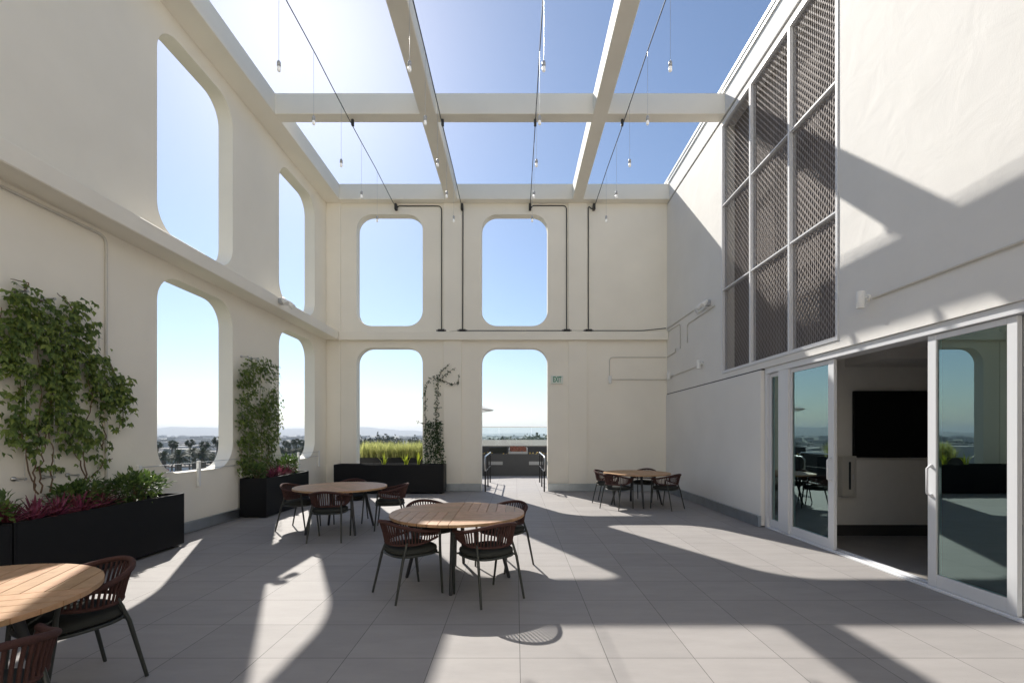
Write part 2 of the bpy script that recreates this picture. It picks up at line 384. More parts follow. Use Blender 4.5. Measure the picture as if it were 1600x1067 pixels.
# ------------------------------------------------------------------ sliding doors and the room behind
XD = 4.42
dr = thing('door_frame', 'white aluminium frame and track round the sliding glass doors', 'door frame')
mb = MB(); mb.box((XD - .09, -1.2, 2.66), (XD + .14, 8.04, 2.757), .004); mb.build('head', M['alu'], dr)
mb = MB(); mb.box((XD - .09, 2.9, .003), (XD + .12, 8.04, .018)); mb.box((XD - .055, 2.9, .018), (XD - .04, 8.04, .03)); mb.box((XD + .05, 2.9, .018), (XD + .065, 8.04, .03)); mb.build('track', M['alu'], dr)
mb = MB(); mb.box((XD - .085, 7.97, .018), (XD + .13, 8.05, 2.66), .004); mb.build('jamb', M['alu'], dr)
mb = MB(); mb.box((XD - .085, 7.36, .031), (XD + .0, 7.64, 2.66), .004); mb.build('mullion', M['alu'], dr)
def pane(name, label, x, y0, y1, stiles, handle=None, z0=.032, z1=2.655, rail=.13):
    t = thing(name, label, 'door' if 'door' in name else 'window'); a, b_ = stiles; dpt = .045
    mb = MB()
    mb.box((x, y0, z0), (x + dpt, y0 + a, z1), .004); mb.box((x, y1 - b_, z0), (x + dpt, y1, z1), .004)
    mb.box((x + .002, y0 + a, z0 + .001), (x + dpt - .002, y1 - b_, z0 + rail), .003); mb.box((x + .002, y0 + a, z1 - .06), (x + dpt - .002, y1 - b_, z1 - .001), .003)
    mb.build('frame', M['alu'], t)
    MB().box((x + .018, y0 + a - .01, z0 + rail - .01), (x + .026, y1 - b_ + .01, z1 - .05)).build('pane', M['glass'], t)
    if handle:
        mb = MB(); hx = x - .05
        for s_ in (-1, 1): mb.tube([(x, handle, 1.13 + s_ * .14), (hx * .4 + x * .6, handle, 1.13 + s_ * .15)], .01)
        mb.tube([(x, handle, .96), (hx, handle, 1.0), (hx, handle, 1.26), (x, handle, 1.30)], .011); mb.build('handle', M['alu'], t)
    return t
pane('side_window', 'narrow fixed glass light at the far end of the sliding doors', XD - .04, 7.64, 7.97, (.04, .045))
pane('sliding_door', 'far sliding glass door, standing left of the open gap, reflecting tables', XD - .05, 6.35, 7.36, (.12, .04), 6.41)
pane('sliding_door', 'near sliding glass door, standing right of the open gap', XD - .055, 4.02, 4.90, (.09, .10), 4.85)
pane('side_window', 'fixed glass panel cut by the right edge of the view', XD + .01, 2.95, 4.04, (.07, .07))
pane('side_window', 'unseen glass panel nearest the viewer, added to brighten the meeting room', XD + .01, -1.15, .85, (.07, .07))  # this and the next are out of view, added to let light into the room
pane('side_window', 'unseen glass panel beside the viewer, added to brighten the meeting room', XD + .01, .87, 2.93, (.07, .07))
rm = thing('meeting_room', 'plain dim room seen through the open glass doors', 'room')
MB().box((XR + .31, 7.45, 0), (11.2, 7.58, 2.95)).build('wall', M['interior'], rm)
MB().box((11.0, -5, 0), (11.2, 7.45, 2.95)).build('wall', M['interior'], rm)
MB().box((XR + .31, -5.2, 0), (11.2, -5, 2.95)).build('wall', M['interior'], rm)
MB().box((XR + .28, -5.2, 2.86), (11.3, 7.6, 2.95)).build('ceiling', M['ceil'], rm)
MB().box((5.3, 6.6, 2.70), (10.9, 7.44, 2.859)).build('soffit', M['ceil'], rm)
MB().box((XD + .2, 7.425, -.01), (11, 7.452, .16)).build('base_trim', M['intbase'], rm)
tv = thing('television', 'large black wall mounted screen inside the meeting room', 'television', (0, 7.45, 0))
MB().box((5.41, -.075, 1.245), (7.30, -.012, 2.31), .008).build('bezel', M['tv'], tv)
MB().box((5.425, -.079, 1.262), (7.285, -.0745, 2.295)).build('screen', M['tv'], tv)
fc = thing('extinguisher_cabinet', 'white fire extinguisher cabinet on the meeting room wall below the television', 'cabinet', (0, 7.45, 0))
mb = MB(); mb.box((5.19, -.11, .62), (5.225, -.012, 1.27)); mb.box((5.375, -.11, .62), (5.41, -.012, 1.27)); mb.box((5.225, -.109, .62), (5.375, -.013, .655)); mb.box((5.225, -.109, 1.235), (5.375, -.013, 1.27)); mb.box((5.225, -.03, .655), (5.375, -.014, 1.235)); mb.build('case', M['paper'], fc)
MB().box((5.226, -.108, .656), (5.374, -.100, 1.234), .002).build('door', M['paper'], fc)
MB().box((5.29, -.1105, .74), (5.325, -.1085, 1.18)).build('window', M['bglass'], fc)
mb = MB(); mb.box((5.35, -.122, .90), (5.366, -.109, .98), .003); mb.build('latch', M['alu'], fc)

# ------------------------------------------------------------------ conduits, lamps, sign
def conduit(label, pts, r=.014, m='conduit', cat='conduit', group='conduits on the walls'):
    P = [Vector(p) for p in pts]; out = [P[0]]
    for i in range(1, len(P) - 1):
        a, b_ = (P[i - 1] - P[i]), (P[i + 1] - P[i]); q = min(.12, a.length * .45, b_.length * .45)
        s0 = P[i] + a.normalized() * q; s1 = P[i] + b_.normalized() * q
        for k in range(6):
            t = k / 5; out.append(s0 * (1 - t) ** 2 + P[i] * 2 * t * (1 - t) + s1 * t * t)
    out.append(P[-1])
    return tag(MB().tube(out, r, 8).build('conduit', M[m]), label, cat, group)
xl = XL + .016; xr = XR - .016; yb = YB - .016
conduit('pale conduit running under the left ledge then straight down beside the large vine', [(xl, 1.5, 4.20), (xl, 6.05, 4.20), (xl, 6.05, .2)], .017)
conduit('dark conduit dropping down the far wall, first from the left', [(-3.39, yb, 8.02), (-3.33, yb, 8.09), (-2.11, yb, 8.09), (-2.11, yb, 4.6)], .0145, 'blackwire')
conduit('dark conduit dropping down the far wall, second from the left', [(-1.50, yb, 8.08), (-1.51, yb, 4.6)], .0145, 'blackwire')
conduit('dark conduit dropping down the far wall, right of the upper doorway opening', [(.42, yb, 8.02), (.48, yb, 8.10), (1.44, yb, 8.10), (1.44, yb, 4.6)], .0145, 'blackwire')
conduit('dark conduit dropping down the far wall, rightmost of the four', [(2.24, yb, 8.06), (2.16, yb, 8.0), (2.06, yb, 8.09), (2.06, yb, 4.6)], .0145, 'blackwire')
conduit('thin cable lying along the top of the far ledge', [(-1.9, yb - .02, 4.52), (-1.6, yb - .02, 4.55), (3.6, yb - .02, 4.55), (4.26, yb - .02, 4.62)], .011, 'blackwire')
conduit('pale conduit looping above the lamp on the far wall and round the corner', [(2.66, yb, 3.25), (2.66, yb, 3.80), (4.26, yb, 3.80)], .012)
conduit('pale conduit from the lamp on the far wall to the corner', [(2.72, yb, 3.17), (4.28, yb, 3.17)], .012)
conduit('pale conduit joining the two small lamps on the right wall', [(xr, 13.1, 3.20), (xr, 10.6, 3.22)], .012)
conduit('pale conduit running above the open doors to the near wall lamp', [(xr, 1.0, 3.25), (xr, 5.55, 3.25)], .014)
conduit('upper pale conduit leading from the far corner to the right floodlight', [(xr, 13.1, 4.60), (xr, 11.05, 4.60), (xr, 10.95, 4.46), (xr, 10.4, 4.46)], .012)
conduit('pale conduit turning down the right wall near the far corner', [(xr, 13.1, 4.5), (xr, 12.05, 4.5), (xr, 12.05, 3.85)], .012)
conduit('pale conduit dropping from the right floodlight and turning down', [(xr, 9.95, 4.38), (xr, 11.55, 4.36), (xr, 11.55, 3.9)], .012)
conduit('short pale conduit stub in the right corner below the ledge', [(xr, 13.1, 3.80), (xr, 12.4, 3.82), (xr, 12.4, 3.92)], .012)
bxg = 'electrical boxes on the far ledge'
for x, q in ((-2.11, 'leftmost'), (-1.51, 'second from the left'), (1.44, 'third from the left'), (2.06, 'rightmost')):
    t = thing('junction_box', 'small black electrical box at the foot of a dark conduit, ' + q, 'electrical box', (x, YB - .06, 4.505), 0, bxg)
    MB().box((-.09, -.045, .01), (.09, .045, .075), .006).build('case', M['blackwire'], t)
    for a_, b_ in ((-.14, -.08), (.08, .135)): MB().tube([(a_, 0, .043), (b_, 0, .043)], .019).build('connector', M['blackwire'], t)
def cyl_lamp(label, p, n):
    n = Vector(n); t = thing('wall_lamp', label, 'wall lamp', p, 0, 'small white cylinder wall lamps')
    c = n * .10
    MB().lathe([(0, -.10), (.043, -.10), (.045, -.095), (.045, .10), (.043, .105), (0, .105)], c, 20).build('cylinder', M['whitep'], t)
    mb = MB(); mb.tube([(0, 0, .03), c * .6 + Vector((0, 0, .03))], .014)
    a = Vector((0, 0, .03)); mb.tube([a + n * .002, a + n * .03], .042, 16); mb.build('bracket', M['whitep'], t)
cyl_lamp('small white cylinder lamp on the far wall near the right corner', (2.66, YB, 3.15), (0, -1, 0))
cyl_lamp('small white cylinder lamp on the right wall nearest the far corner', (XR, 12.7, 3.22), (-1, 0, 0))
cyl_lamp('small white cylinder lamp on the right wall left of the mesh screen', (XR, 10.63, 3.22), (-1, 0, 0))
cyl_lamp('small white cylinder lamp on the right wall above the open doors', (XR, 5.63, 3.25), (-1, 0, 0))
def flood(label, p, n):
    n = Vector(n); t = thing('floodlight', label, 'floodlight', p, 0, 'paired floodlights on the walls')
    MB().box(Vector((-.05, -.06, -.06)) + n * .05, Vector((.05, .06, .06)) + n * .05, .008).build('box', M['lampbody'], t)
    for s_ in (-1, 1):
        a = n * .12 + Vector((0, .10 * s_, .02)); d = (n * .7 + Vector((0, .35 * s_, -.75))).normalized()
        MB().tube([a - d * .02, a + d * .05, a + d * .16, a + d * .165], [.03, .052, .058, .05], 14).build('head', M['whitep'], t)
flood('white twin floodlight on the left ledge between the openings', (-4.99, 9.76, 4.42), (1, 0, 0))
flood('white twin floodlight on the right wall beside the mesh screen', (XR, 10.25, 4.52), (-1, 0, 0))
ex = thing('exit_sign', 'pale exit sign with green letters right of the doorway', 'sign', (1.17, YB, 3.16))
MB().box((-.17, -.05, -.115), (.17, -.002, .115), .006).build('plate', M['exitw'], ex)
cu = bpy.data.curves.new('lettering', 'FONT'); cu.body = 'EXIT'; cu.size = .215; cu.extrude = .002; cu.offset = .006; cu.align_x = 'CENTER'; cu.align_y = 'CENTER'
to = bpy.data.objects.new('lettering', cu); COL.objects.link(to); dg = bpy.context.evaluated_depsgraph_get()
me = bpy.data.meshes.new_from_object(to.evaluated_get(dg)); bpy.data.objects.remove(to)
me.materials.append(M['exitg']); lo = bpy.data.objects.new('lettering', me); COL.objects.link(lo); lo.parent = ex
lo.rotation_euler = (R(90), 0, 0); lo.location = (0, -.0525, 0); lo.scale = (.54, 1, 1)

# suspension cables and pendants
CX = [(-3.39, 'leftmost'), (-1.52, 'second'), (.40, 'third'), (2.21, 'rightmost')]
for x, q in CX:
    t = thing('light_cable', q + ' black cable strung under the beams to carry the small lights', 'cable', (x, 0, 8.045), 0, 'black light cables')
    pts = [(0, -6 + 19.1 * k / 40, -.0 - .035 * abs(math.sin((k / 40 * 19.1) / 3.43 * math.pi))) for k in range(41)]
    MB().tube(pts, .009, 6).build('cable', M['blackwire'], t)
    MB().box((-.035, 13.0, -.10), (.035, 13.125, .07), .01).build('anchor', M['blackwire'], t)
    for y in (9.6, 6.17): MB().box((-.025, y - .03, -.03), (.025, y + .03, .10), .006).build('clamp', M['blackwire'], t)
rown = ['nearest row', 'second row from the viewer', 'middle row', 'second row from the far wall', 'row closest to the far wall']
proto = None
for x, q in CX:
    for y, rn in zip((6.61, 7.75, 8.97, 10.15, 11.3), rown):
        lab = 'small hanging light on the %s cable, %s' % (q, rn)
        if proto is None:
            proto = thing('pendant_light', lab, 'pendant light', (x, y, 6.80), 0, 'pendant lights hung from the cables')
            MB().tube([(0, 0, .14), (0, 0, 1.245)], .0026, 5).build('cord', M['steel'], proto)
            MB().lathe([(0, .15), (.018, .148), (.026, .13), (.026, .07), (0, .07)], n=14).build('socket', M['lampbody'], proto)
            MB().lathe([(0, .069), (.024, .068), (.026, .02), (.02, .002), (0, 0)], n=14).build('bulb', M['bulb'], proto)
        else:
            c = dup(proto); c.location = (x, y, 6.80); c['label'] = lab

# ------------------------------------------------------------------ tables and chairs
def clip(poly, nx, ny, c):
    out = []
    for i in range(len(poly)):
        p, q = poly[i], poly[(i + 1) % len(poly)]; dp = nx * p[0] + ny * p[1] - c; dq = nx * q[0] + ny * q[1] - c
        if dp <= 0: out.append(p)
        if dp * dq < 0:
            t = dp / (dp - dq); out.append((p[0] + t * (q[0] - p[0]), p[1] + t * (q[1] - p[1])))
    return out
def make_table(label):
    t = thing('round_table', label, 'table', group='round teak tables'); r = .75
    disc = [(r * math.cos(2 * math.pi * k / 96), r * math.sin(2 * math.pi * k / 96)) for k in range(96)]
    mb = MB(); g = .003; n = 7; w_ = r / n
    for qx, qy in ((1, 1), (-1, 1), (-1, -1), (1, -1)):
        q = clip(clip(disc, -qx, 0, -g), 0, -qy, -g)
        along = qx * qy > 0
        for k in range(n):
            a, b_ = k * w_ + g, (k + 1) * w_ - g
            if along: s_ = clip(clip(q, qx, 0, b_), -qx, 0, -a)
            else: s_ = clip(clip(q, 0, qy, b_), 0, -qy, -a)
            if len(s_) > 2: mb.prism(s_, .712, .74)
    mb.build('tabletop', M['teak_x'], t)
    mb = MB(); mb.lathe([(0, .69), (.48, .69), (.50, .71), (0, .7105)], n=48); mb.build('subframe', M['dgrey'], t)
    for a in (0, 90, 180, 270):
        c, s_ = math.cos(R(a)), math.sin(R(a))
        MB().tube([(.40 * c, .40 * s_, .69), (.575 * c, .575 * s_, .012), (.576 * c, .576 * s_, 0)], [.027, .019, .016], 10).build('leg', M['dgrey'], t)
    return t
def make_chair(label):
    t = thing('rope_chair', label, 'chair', group='oxblood rope chairs round the tables')
    def rail(top):
        pts = []; nS, nA = 5, 22; rad = .285 if top else .255
        base = [(-1, .17 - .17 * k / nS) for k in range(nS)]
        path = [(-rad, y) for _, y in base] + [(-rad * math.cos(math.pi * k / nA), -rad * math.sin(math.pi * k / nA) * (1.06 if top else .96)) for k in range(nA + 1)] + [(rad, y) for _, y in base[::-1]]
        m_ = len(path)
        for i, (x, y) in enumerate(path):
            s_ = abs(i / (m_ - 1) * 2 - 1)
            q_ = min(1, s_ / .88); z = (.758 - .100 * q_ * q_ * (3 - 2 * q_)) if top else (.535 + .055 * s_ ** 4)
            pts.append(Vector((x, y, z)))
        return pts
    tp, lo_ = rail(True), rail(False)
    mb = MB(); mb.tube(tp, .0185, 10); mb.build('top_rail', M['rope'], t)
    mb = MB(); mb.tube(lo_, .013, 8)
    def at(P, s_):
        x = s_ * (len(P) - 1); i = min(int(x), len(P) - 2); return P[i].lerp(P[i + 1], x - i)
    ns = 38
    for k in range(ns):
        s_ = (k + .5) / ns; a, b_ = at(lo_, s_), at(tp, s_)
        out = Vector((a.x, min(a.y, 0) , 0)).normalized() if a.length else Vector((0, -1, 0))
        for off in (.001,):
            mb.tube([a + out * off, (a + b_) / 2 + out * (off * .9 - .004), b_ + out * off], .0085, 6, cap=False)
    mb.build('rope_back', M['rope'], t)
    for s_ in (-1, 1):
        MB().tube([(.24 * s_, .235, 0), (.268 * s_, .19, .44), (.272 * s_, .185, .56), (.284 * s_, .172, .66)], [.0115, .014, .013, .012], 10).build('leg', M['frame'], t)
        MB().tube([(.25 * s_, -.29, 0), (.225 * s_, -.20, .40), (.205 * s_, -.145, .56)], [.0115, .014, .012], 10).build('leg', M['frame'], t)
    def dshape(k, n=40):
        pts = []
        for i in range(n):
            th = 2 * math.pi * i / n; c, s_ = math.cos(th), math.sin(th); e = .62
            pts.append((k * .245 * math.copysign(abs(c) ** e, c), k * .235 * math.copysign(abs(s_) ** (.62 if s_ > 0 else .9), s_) + .0))
        return pts
    mb = MB(); mb.tube([(x, y, .425) for x, y in dshape(1)], .012, 8, closed=True)
    for sx in (-1, 1):
        mb.tube([(.268 * sx, .19, .425), (.225 * sx, .17, .425)], .010); mb.tube([(.222 * sx, -.19, .425), (.17 * sx, -.165, .425)], .010)
    mb.prism(dshape(.98), .418, .431); mb.build('seat_frame', M['frame'], t)
    mb = MB(); prof = [(.90, .432), (1.0, .445), (1.02, .462), (1.0, .48), (.93, .492), (.6, .498), (.2, .50)]; vs_ = []; n = 40
    for k, z in prof: vs_ += [(x, y, z) for x, y in dshape(k)]
    fs = [(i * n + j, i * n + (j + 1) % n, (i + 1) * n + (j + 1) % n, (i + 1) * n + j) for i in range(len(prof) - 1) for j in range(n)]
    fs.append(tuple(range((len(prof) - 1) * n, len(prof) * n))); mb.add(vs_, fs, True); mb.build('cushion', M['cushion'], t)
    return t
TB = [(-.655, 5.22, 0, 'round teak table in the middle of the terrace with a bright sunlit strip'),
      (-2.95, 7.80, 42, 'round teak table in shade before the black planter under the far window'),
      (2.77, 10.6, 0, 'small looking round teak table in the far right corner'),
      (-3.14, 2.40, 20, 'round teak table half lit by sun and cut by the left edge of the view')]
t0 = None
for x, y, a, lab in TB:
    if t0 is None: o = t0 = make_table(lab)
    else: o = dup(t0); o['label'] = lab
    o.location = (x, y, 0); o.rotation_euler = (0, 0, R(a))
CH = [(-1.085, 4.745, (.70, .62), 'rope chair at the near left of the middle table, its back to us'),
      (-.293, 4.645, (-.60, .80), 'rope chair at the near right of the middle table, its back to us'),
      (-1.07, 5.76, (.5, -.80), 'rope chair behind the middle table on its left, mostly hidden by the top'),
      (-.16, 5.69, (-.62, -.72), 'rope chair behind the middle table on its right, one leg in sunlight'),
      (-3.70, 7.93, (1, -.10), 'rope chair left of the shaded table beside the short planter'),
      (-2.87, 7.14, (-.08, 1), 'rope chair in front of the shaded table, back squarely to us'),
      (-2.17, 7.98, (-1, -.18), 'rope chair right of the shaded table, seen from its side'),
      (-3.05, 8.55, (.12, -1), 'rope chair behind the shaded table, only the top of its back showing'),
      (2.17, 10.98, (.9, -.45), 'rope chair at the far left of the corner table'),
      (2.22, 10.10, (.72, .62), 'rope chair at the near left of the corner table touching the sunlight'),
      (3.28, 10.08, (-.62, .74), 'rope chair at the near right of the corner table'),
      (3.12, 11.22, (-.5, -.8), 'rope chair behind the corner table on its right'),
      (-2.82, 2.935, (-.40, -.92), 'rope chair right of the half sunlit table, whole frame in view'),
      (-2.37, 1.98, (-.88, .47), 'rope chair nearest us, cut by the bottom left corner of the view')]
c0 = None
for x, y, d, lab in CH:
    if c0 is None: o = c0 = make_chair(lab)
    else: o = dup(c0); o['label'] = lab
    o.location = (x, y, 0); o.rotation_euler = (0, 0, math.atan2(-d[0], d[1]))

# ------------------------------------------------------------------ planters and plants
def planter(label, a, b_, group='black box planters', m='black', feet=True):
    x0, y0 = a[0], a[1]; x1, y1, z1 = b_; z0 = a[2]; t = thing('planter_box', label, 'planter', (0, 0, 0), 0, group); e = .025
    mb = MB(); mb.box((x0, y0, z0), (x1, y0 + e, z1), .004); mb.box((x0, y1 - e, z0), (x1, y1, z1), .004)
    mb.box((x0 + .001, y0 + e, z0 + .001), (x0 + e, y1 - e, z1 - .001)); mb.box((x1 - e, y0 + e, z0 + .001), (x1 - .001, y1 - e, z1 - .001))
    mb.build('box', M[m], t)
    MB().box((x0 + e, y0 + e, z1 - .25), (x1 - e, y1 - e, z1 - .055)).build('soil', M['soil'], t)
    if feet:
        for x in (x0 + .05, x1 - .13):
            for y in (y0 + .06, y1 - .14): MB().box((x, y, .004), (x + .08, y + .08, z0)).build('foot', M['dgrey'], t)
    return t
planter('long black planter box along the left wall under the large vine', (-5.34, 4.44, .04), (-4.82, 6.72, .765))
planter('black planter box cut by the left edge of the view', (-5.34, 2.0, .04), (-4.82, 4.425, .765))
planter('short black planter box under the narrow vine between two openings', (-5.34, 8.93, .02), (-4.82, 10.76, .765))
planter('wide black planter box under the far window', (-4.93, 12.50, .035), (-1.95, 12.98, .795))
planter('black planter of tall grass outside beyond the far window', (-5.1, 14.3, .035), (-1.2, 15.3, .89))

def rnd_unit():
    while True:
        v = Vector((random.uniform(-1, 1), random.uniform(-1, 1), random.uniform(-1, 1)))
        if .05 < v.length < 1: return v.normalized()
def leaf(mb, p, d, nrm, L, Wd, fold=.25):
    d = d.normalized(); s_ = d.cross(nrm)
    if s_.length < 1e-3: return
    s_.normalize(); n = s_.cross(d)
    a = p; m1 = p + d * L * .45; tip = p + d * L - n * L * .12
    mb.add([a, m1 + s_ * Wd / 2 + n * fold * Wd, tip, m1 - s_ * Wd / 2 + n * fold * Wd, p + d * L * .5], [(0, 1, 4), (1, 2, 4), (2, 3, 4), (3, 0, 4)])
def creeper(mb, p, out, down, size, k=5):
    """a creeper leaf: k leaflets fanned from one stalk, hanging off the wall"""
    side = out.cross(down).normalized(); ax = (down + out * random.uniform(.2, .9) + side * random.uniform(-1.1, 1.1)).normalized()
    n = (out + Vector((0, 0, .8)) + rnd_unit() * .55).normalized(); s_ = ax.cross(n).normalized()
    for j in range(k):
        a = (j - (k - 1) / 2) * (.62 if k > 3 else .75); d = ax * math.cos(a) + s_ * math.sin(a)
        leaf(mb, p, d, n, size * (1.1 - .12 * abs(a)) * random.uniform(.8, 1.1), size * .56)
def inpoly(x, y, P):
    c = False
    for i in range(len(P)):
        (x0, y0), (x1, y1) = P[i], P[i - 1]
        if (y0 > y) != (y1 > y) and x < (x1 - x0) * (y - y0) / (y1 - y0) + x0: c = not c
    return c
def wall_pt_left(u, v, off=0.):
    d = (XL + .12) * F / (u - CU); return Vector((XL + off, d, H + (CV - v) * d / F))
def vine(name, label, poly, n, size, stems, roots, wires, dens=None, mfol='leaf', depth=(.03, .24), thin=()):
    t = thing(name, label, 'climbing vine', (0, 0, 0)); mb = MB(); out = Vector((1, 0, 0)); P = [wall_pt_left(u, v) for u, v in poly]
    P2 = [(p.y, p.z) for p in P]; ys = [p[0] for p in P2]; zs = [p[1] for p in P2]; made = 0
    holes_ = [(random.uniform(min(ys), max(ys)), random.uniform(min(zs), max(zs)), random.uniform(.05, .13)) for _ in range(26)]
    while made < n:
        y, z = random.uniform(min(ys), max(ys)), random.uniform(min(zs), max(zs))
        yj, zj = y + random.gauss(0, .05), z + random.gauss(0, .05)
        if not inpoly(yj, zj, P2): continue
        if any((y - a) ** 2 + ((z - b_) * .6) ** 2 < r * r for a, b_, r in holes_) and random.random() < .88: continue
        fz = (z - min(zs)) / (max(zs) - min(zs))
        if n < 2000 and fz < .38 and random.random() > .10 + fz * 1.9: continue
        creeper(mb, Vector((XL + random.uniform(*depth) * (.6 + .6 * fz), y, z)), out, Vector((0, 0, -1)), size * random.uniform(.7, 1.25), random.choice((1, 1, 2, 3, 5))); made += 1
    for path in thin:            # trailing shoots: leaves set one after another along a line
        pp = [wall_pt_left(u, v, .06) for u, v in path]
        for i in range(len(pp) - 1):
            m_ = max(2, int((pp[i + 1] - pp[i]).length / .045))
            for k in range(m_):
                creeper(mb, pp[i].lerp(pp[i + 1], k / m_) + rnd_unit() * .02, out, (Vector((0, 0, -1)) + rnd_unit() * .6).normalized(), size * random.uniform(.45, .8), 3)
    mb.build('foliage', M[mfol], t)
    ms = MB()
    for path in list(stems) + list(thin):
        pp = [wall_pt_left(u, v, .07) for u, v in path]; q = []
        for i in range(len(pp) - 1):
            for k in range(5): q.append(pp[i].lerp(pp[i + 1], k / 5) + Vector((random.uniform(-.02, .02), random.uniform(-.012, .012), 0)))
        q.append(pp[-1]); ms.tube(q, [.009 - .006 * i / len(q) for i in range(len(q))], 5)
    ms.build('stem', M['stem'], t)
    return t
V1 = [(2, 490), (12, 462), (45, 452), (62, 470), (78, 500), (92, 486), (122, 470), (133, 490), (134, 535), (150, 545), (166, 560), (170, 585), (196, 592), (207, 640), (192, 668), (180, 640), (170, 690), (166, 730), (120, 700), (112, 735), (60, 738), (36, 735), (8, 705), (14, 660), (2, 620), (-14, 560)]
vine('climbing_vine', 'large leafy green creeper covering the left wall above the long planter', V1, 1650, .076,
     [[(62, 770), (60, 730), (64, 690), (70, 640), (66, 560), (52, 470)], [(72, 770), (70, 740), (78, 690), (96, 620), (110, 540)], [(84, 768), (90, 720), (84, 680), (90, 600)],
      [(142, 755), (138, 720), (140, 680), (150, 620), (126, 520), (122, 480)], [(146, 752), (130, 720), (112, 690), (100, 640)], [(66, 772), (52, 735), (46, 690), (40, 600), (30, 500)]], None, None,
     thin=[[(45, 455), (50, 442), (24, 436)], [(58, 470), (80, 470), (100, 490)], [(126, 490), (112, 470), (96, 458)], [(165, 700), (170, 680), (160, 640)], [(175, 560), (195, 600), (198, 650), (190, 672)], [(150, 745), (168, 722), (182, 716)], [(4, 560), (2, 520), (10, 480)]])
V2 = [(378, 570), (388, 562), (420, 562), (428, 575), (427, 600), (434, 620), (437, 680), (428, 700), (424, 735), (408, 738), (404, 712), (392, 740), (376, 742), (380, 700), (376, 660), (374, 620)]
vine('climbing_vine', 'narrow dense creeper on the left wall between the two lower openings', V2, 2500, .058,
     [[(392, 742), (394, 700), (390, 640), (392, 580)], [(408, 742), (412, 700), (410, 640), (412, 575)], [(418, 740), (424, 700), (420, 640)]], None, None,
     thin=[[(436, 660), (440, 672)], [(430, 690), (438, 684)], [(420, 720), (425, 700)], [(384, 735), (378, 700)]])
# wire trellises with stand-offs
def trellis(label, stand, wires):
    t = thing('wire_trellis', label, 'trellis', (0, 0, 0), 0, 'stainless wire trellises')
    for u, v in stand:
        p = wall_pt_left(u, v); mb = MB(); mb.tube([(XL, p.y, p.z), (XL + .02, p.y, p.z), (XL + .021, p.y, p.z), (XL + .13, p.y, p.z), (XL + .131, p.y, p.z), (XL + .145, p.y, p.z)], [.024, .024, .010, .010, .016, .014], 10)
        mb.build('standoff', M['steel'], t)
    mb = MB()
    for a, b_ in wires:
        p, q = wall_pt_left(*a), wall_pt_left(*b_); p.x = q.x = XL + .125; mb.tube([p, q], .0028, 5)
    mb.build('wire', M['steel'], t)
trellis('steel wires and pegs showing round the edges of the large vine', [(40, 455), (83, 467), (152, 508), (37, 748), (82, 745), (120, 742)],
        [((40, 455), (38, 750)), ((84, 467), (84, 745)), ((154, 508), (154, 742)), ((20, 440), (160, 530))])
trellis('steel wires and pegs just above the narrow vine', [(386, 557), (401, 560), (398, 735)], [((388, 557), (388, 742)), ((404, 560), (404, 740))])

def shrub(label, c, rad, n, size, m='leafdark', name='leafy_shrub', h=.3):
    t = thing(name, label, 'shrub', c); mb = MB(); ms = MB()
    for k in range(n):
        v = rnd_unit(); r = random.random() ** .4; bump = 1 + .25 * math.sin(7 * v.x + 3) * math.cos(6 * v.y)
        p = Vector((v.x * rad[0] * r * bump, v.y * rad[1] * r * bump, h * .5 + v.z * h * .5 * r * bump + random.uniform(-.02, .04)))
        if p.z < .0: p.z = random.uniform(0, .08)
        d = (v + Vector((0, 0, .5)) + rnd_unit() * .6).normalized()
        leaf(mb, p, d, (Vector((0, 0, 1)) + rnd_unit() * .6).normalized(), size * random.uniform(.7, 1.3), size * .5 * random.uniform(.8, 1.2))
    for k in range(10):
        e = Vector((random.uniform(-1, 1) * rad[0] * .8, random.uniform(-1, 1) * rad[1] * .8, h * .8)); ms.tube([(e.x * .3, e.y * .3, -.08), e * .6, e], [.007, .005, .003], 5)
    mb.build('foliage', M[m], t); ms.build('stem', M['stem'], t)
shrub('glossy green shrub filling the right end of the long planter', (-5.06, 6.15, .74), (.24, .50, 1), 620, .085, h=.34)
shrub('green shrub in the long planter behind the purple plants', (-5.14, 5.45, .74), (.20, .35, 1), 380, .085, h=.30)
shrub('low green shrub at the left edge of the view in the planter', (-5.06, 4.42, .72), (.22, .22, 1), 260, .085, h=.30)
shrub('sunlit pale green shrub at the right end of the short planter', (-5.12, 10.35, .74), (.20, .36, 1), 420, .085, h=.36, m='yucca' if False else 'leafdark')
shrub('small dark shrub at the foot of the narrow vine', (-5.12, 9.15, .74), (.18, .20, 1), 260, .07, h=.26)
def rosette(label, c, s_, n=26):
    t = thing('purple_spiderwort', label, 'plant', c, random.uniform(0, 6), 'purple spiderworts in the planters'); mb = MB()
    for k in range(n):
        a = k * 2.4; el = R(88 - 62 * (k / n) ** .8); d = Vector((math.cos(a) * math.cos(el), math.sin(a) * math.cos(el), math.sin(el)))
        L = s_ * random.uniform(.75, 1.1); wv = Vector((-math.sin(a), math.cos(a), 0)); n_ = wv.cross(d); wd = .016 + .1 * s_ * .4
        pts = []
        for j, (f, ww) in enumerate(((0, .7), (.35, 1), (.7, .75), (1, .04))):
            p = d * L * f - Vector((0, 0, 1)) * L * .22 * f * f
            pts += [p - wv * wd / 2 * ww + n_ * .006, p, p + wv * wd / 2 * ww + n_ * .006]
        mb.add(pts, [(3 * j + i, 3 * j + i + 1, 3 * j + i + 4, 3 * j + i + 3) for j in range(3) for i in range(2)])
    return mb.build('leaves', M['rhoeo'], t)
i = 0
ordn = ['nearest the view edge', 'second', 'third', 'fourth', 'fifth', 'sixth', 'seventh', 'eighth', 'ninth', 'nearest the green shrub']
